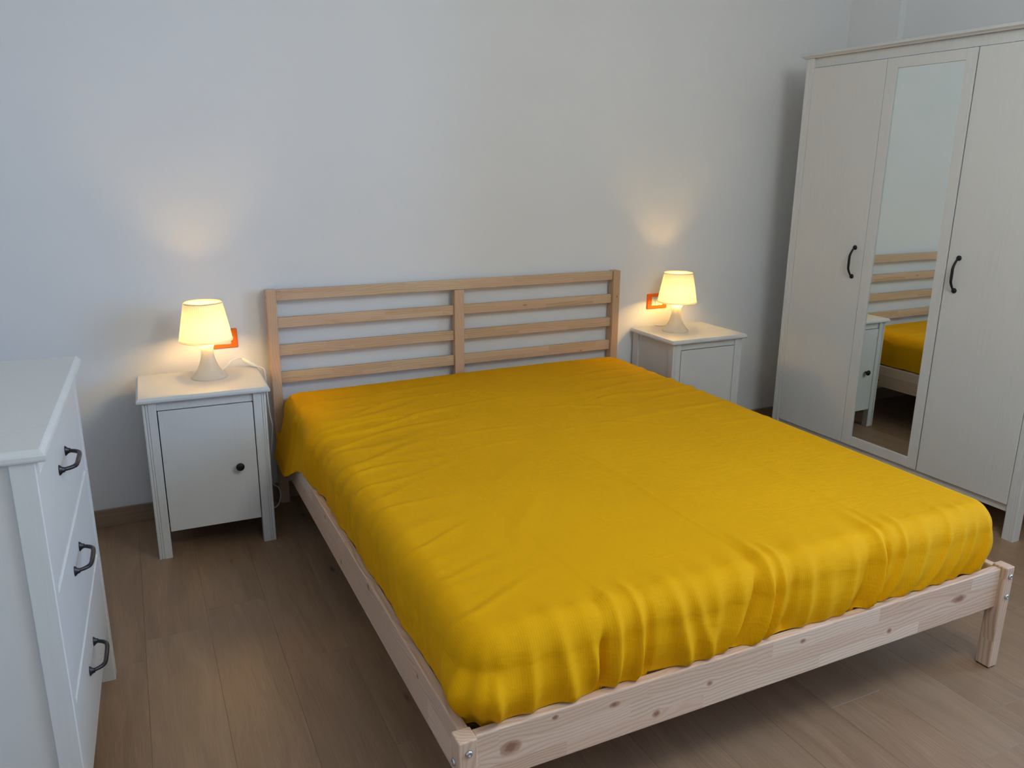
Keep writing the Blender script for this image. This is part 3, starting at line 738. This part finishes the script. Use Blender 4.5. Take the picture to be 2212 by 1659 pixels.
# mirror door: stiles, rails, glass
d2 = box('door', D1 + 0.0012, D2 - 0.003, 0.010, 0.0165, dz0, dz1, MWHITE, wr, 0)
mx0, mx1, mz0, mz1 = D1 + 0.0535, D2 - 0.0475, 0.184, 1.8045
box('stile', D1 + 0.0012, mx0, 0.0, 0.0098, dz0, dz1, MWHITE, d2, 0.0012)
box('stile', mx1, D2 - 0.003, 0.0, 0.0098, dz0, dz1, MWHITE, d2, 0.0012)
box('rail', mx0 + 0.0002, mx1 - 0.0002, 0.0003, 0.0098, dz0, mz0, MWHITE, d2, 0.0012)
box('rail', mx0 + 0.0002, mx1 - 0.0002, 0.0003, 0.0098, mz1, dz1, MWHITE, d2, 0.0012)
mr = box('mirror', mx0, mx1, 0.0052, 0.0096, mz0, mz1, MMIRROR, d2, 0); mr['label'] = 'tall mirror pane'
d3 = box('door', D2 + 0.003, D3, 0.0, 0.018, dz0, dz1, MWHITE, wr, 0.0015)
bow_handle(d3, 0.911, 0.0, 0.994, 0.130, 0.026, MIRON)

# ------------------------------------------------------------------ chest of drawers (front faces the bed)
ad = -0.0353
ch = thing('chest_of_drawers', 'white chest of three drawers with dark metal handles', 'chest', (-0.64026, -1.79537, 0), PI / 2 + ad)
CW, CD, CH = 0.766, 0.47, 0.9224
CTOP = [(0.0, 0.004), (0.002, 0.001), (0.005, 0.0), (0.012, 0.0), (0.013, 0.003), (0.0155, 0.004), (0.021, 0.008), (0.0225, 0.0105)]
moulded_top('chest_top', 0.0, CW, 0.0, CD, CH - 0.0225, CTOP, MWHITE, ch)
zt = CH - 0.0228; f = 0.018; cx0, cx1 = 0.006, CW - 0.014
grooved_post('leg', cx0, cx0 + 0.034, f, f + 0.040, 0, zt, MWHITE, ch)
grooved_post('leg', cx1 - 0.040, cx1, f, f + 0.040, 0, zt, MWHITE, ch, (cx1 - 0.010,))
for x0 in (cx0, cx1 - 0.034): box('leg', x0, x0 + 0.034, CD - 0.050, CD - 0.006, 0, zt, MWHITE, ch, 0.002)
for x0 in (cx0 + 0.008, cx1 - 0.008 - 0.016): box('side_panel', x0, x0 + 0.016, f + 0.0405, CD - 0.0505, 0.16, zt, MWHITE, ch, 0.001)
box('back_panel', cx0 + 0.0345, cx1 - 0.0345, CD - 0.022, CD - 0.012, 0.16, zt, MWHITE, ch, 0)
box('bottom_panel', cx0 + 0.0245, cx1 - 0.0245, f + 0.041, CD - 0.051, 0.165, 0.180, MWHITE, ch, 0)
def pull(parent, x, y, z):
    """horizontal bridge pull: two flared feet, bar standing off towards -y"""
    hw, o = 0.062, 0.030
    path = [(x - hw, y - 0.002, z), (x - hw + 0.003, y - 0.012, z), (x - hw + 0.012, y - 0.024, z), (x - hw + 0.026, y - o, z), (x, y - o - 0.001, z), (x + hw - 0.026, y - o, z), (x + hw - 0.012, y - 0.024, z), (x + hw - 0.003, y - 0.012, z), (x + hw, y - 0.002, z)]
    sp = spline(path, 4); n = len(sp)
    bm = bmesh.new(); add_tube(bm, sp, [0.0038 + 0.0010 * math.sin(PI * i / (n - 1)) for i in range(n)], 10)
    for s in (-1, 1):
        prof = [(0.0095, 0), (0.0090, 0.002), (0.0055, 0.006), (0.0042, 0.011)]
        b = bmesh.new(); add_loft(b, [[(1.0 * q * math.cos(2 * PI * i / 18), 1.2 * q * math.sin(2 * PI * i / 18), h) for i in range(18)] for q, h in prof])
        b.transform(Matrix.Translation((x + s * hw, y, z)) @ Matrix.Rotation(PI / 2, 4, 'X'))
        me = bpy.data.meshes.new('tmp'); b.to_mesh(me); b.free(); bm.from_mesh(me); bpy.data.meshes.remove(me)
    o_ = from_bm('handle', bm, MPEWTER, parent, True); o_['label'] = 'dark metal bridge handle'
xs0, xs1 = cx0 + 0.0352, cx1 - 0.0412
for (za, zb2, hz) in ((0.6425, 0.8785, 0.790), (0.4055, 0.6395, 0.560), (0.176, 0.4025, 0.315)):
    bm = bmesh.new()
    prof = [(f + 0.018, za), (f + 0.003, za), (f + 0.001, za + 0.002), (f + 0.001, zb2 - 0.014), (f + 0.004, zb2 - 0.012), (f + 0.005, zb2 - 0.006), (f + 0.009, zb2 - 0.001), (f + 0.018, zb2)]
    add_loft(bm, [[(xs0, y, z) for y, z in prof], [(xs1, y, z) for y, z in prof]])
    d = from_bm('drawer', bm, MWHITE, ch)
    pull(d, 0.330, f + 0.001, hz)
box('apron', xs0, xs1, f + 0.004, f + 0.022, 0.881, zt, MWHITE, ch, 0.001)

# ------------------------------------------------------------------ globe pendant above the bed (out of frame)
cl = thing('pendant_lamp', 'white glass globe pendant hanging above the bed', 'lamp', (1.15, -2.85, RZ))
GR, GZ = 0.30, -0.55
MDIFF = mat_emit('globe_glow', (0.91, 1.0, 1.0), PENDANT_GLOW)
lathe('globe', [(GR * math.sin(PI * k / 16) + 0.0001, GZ - GR * math.cos(PI * k / 16)) for k in range(17)], MDIFF, cl, 32)
lathe('ceiling_rose', [(0.001, -0.0002), (0.055, -0.0002), (0.055, -0.020), (0.012, -0.030), (0.001, -0.030)], MPLAST, cl, 32, smooth=False)
bm = bmesh.new(); add_tube(bm, [(0, 0, -0.029), (0, 0, GZ + GR + 0.01)], 0.004, 8); from_bm('cable', bm, MCORD, cl, True)
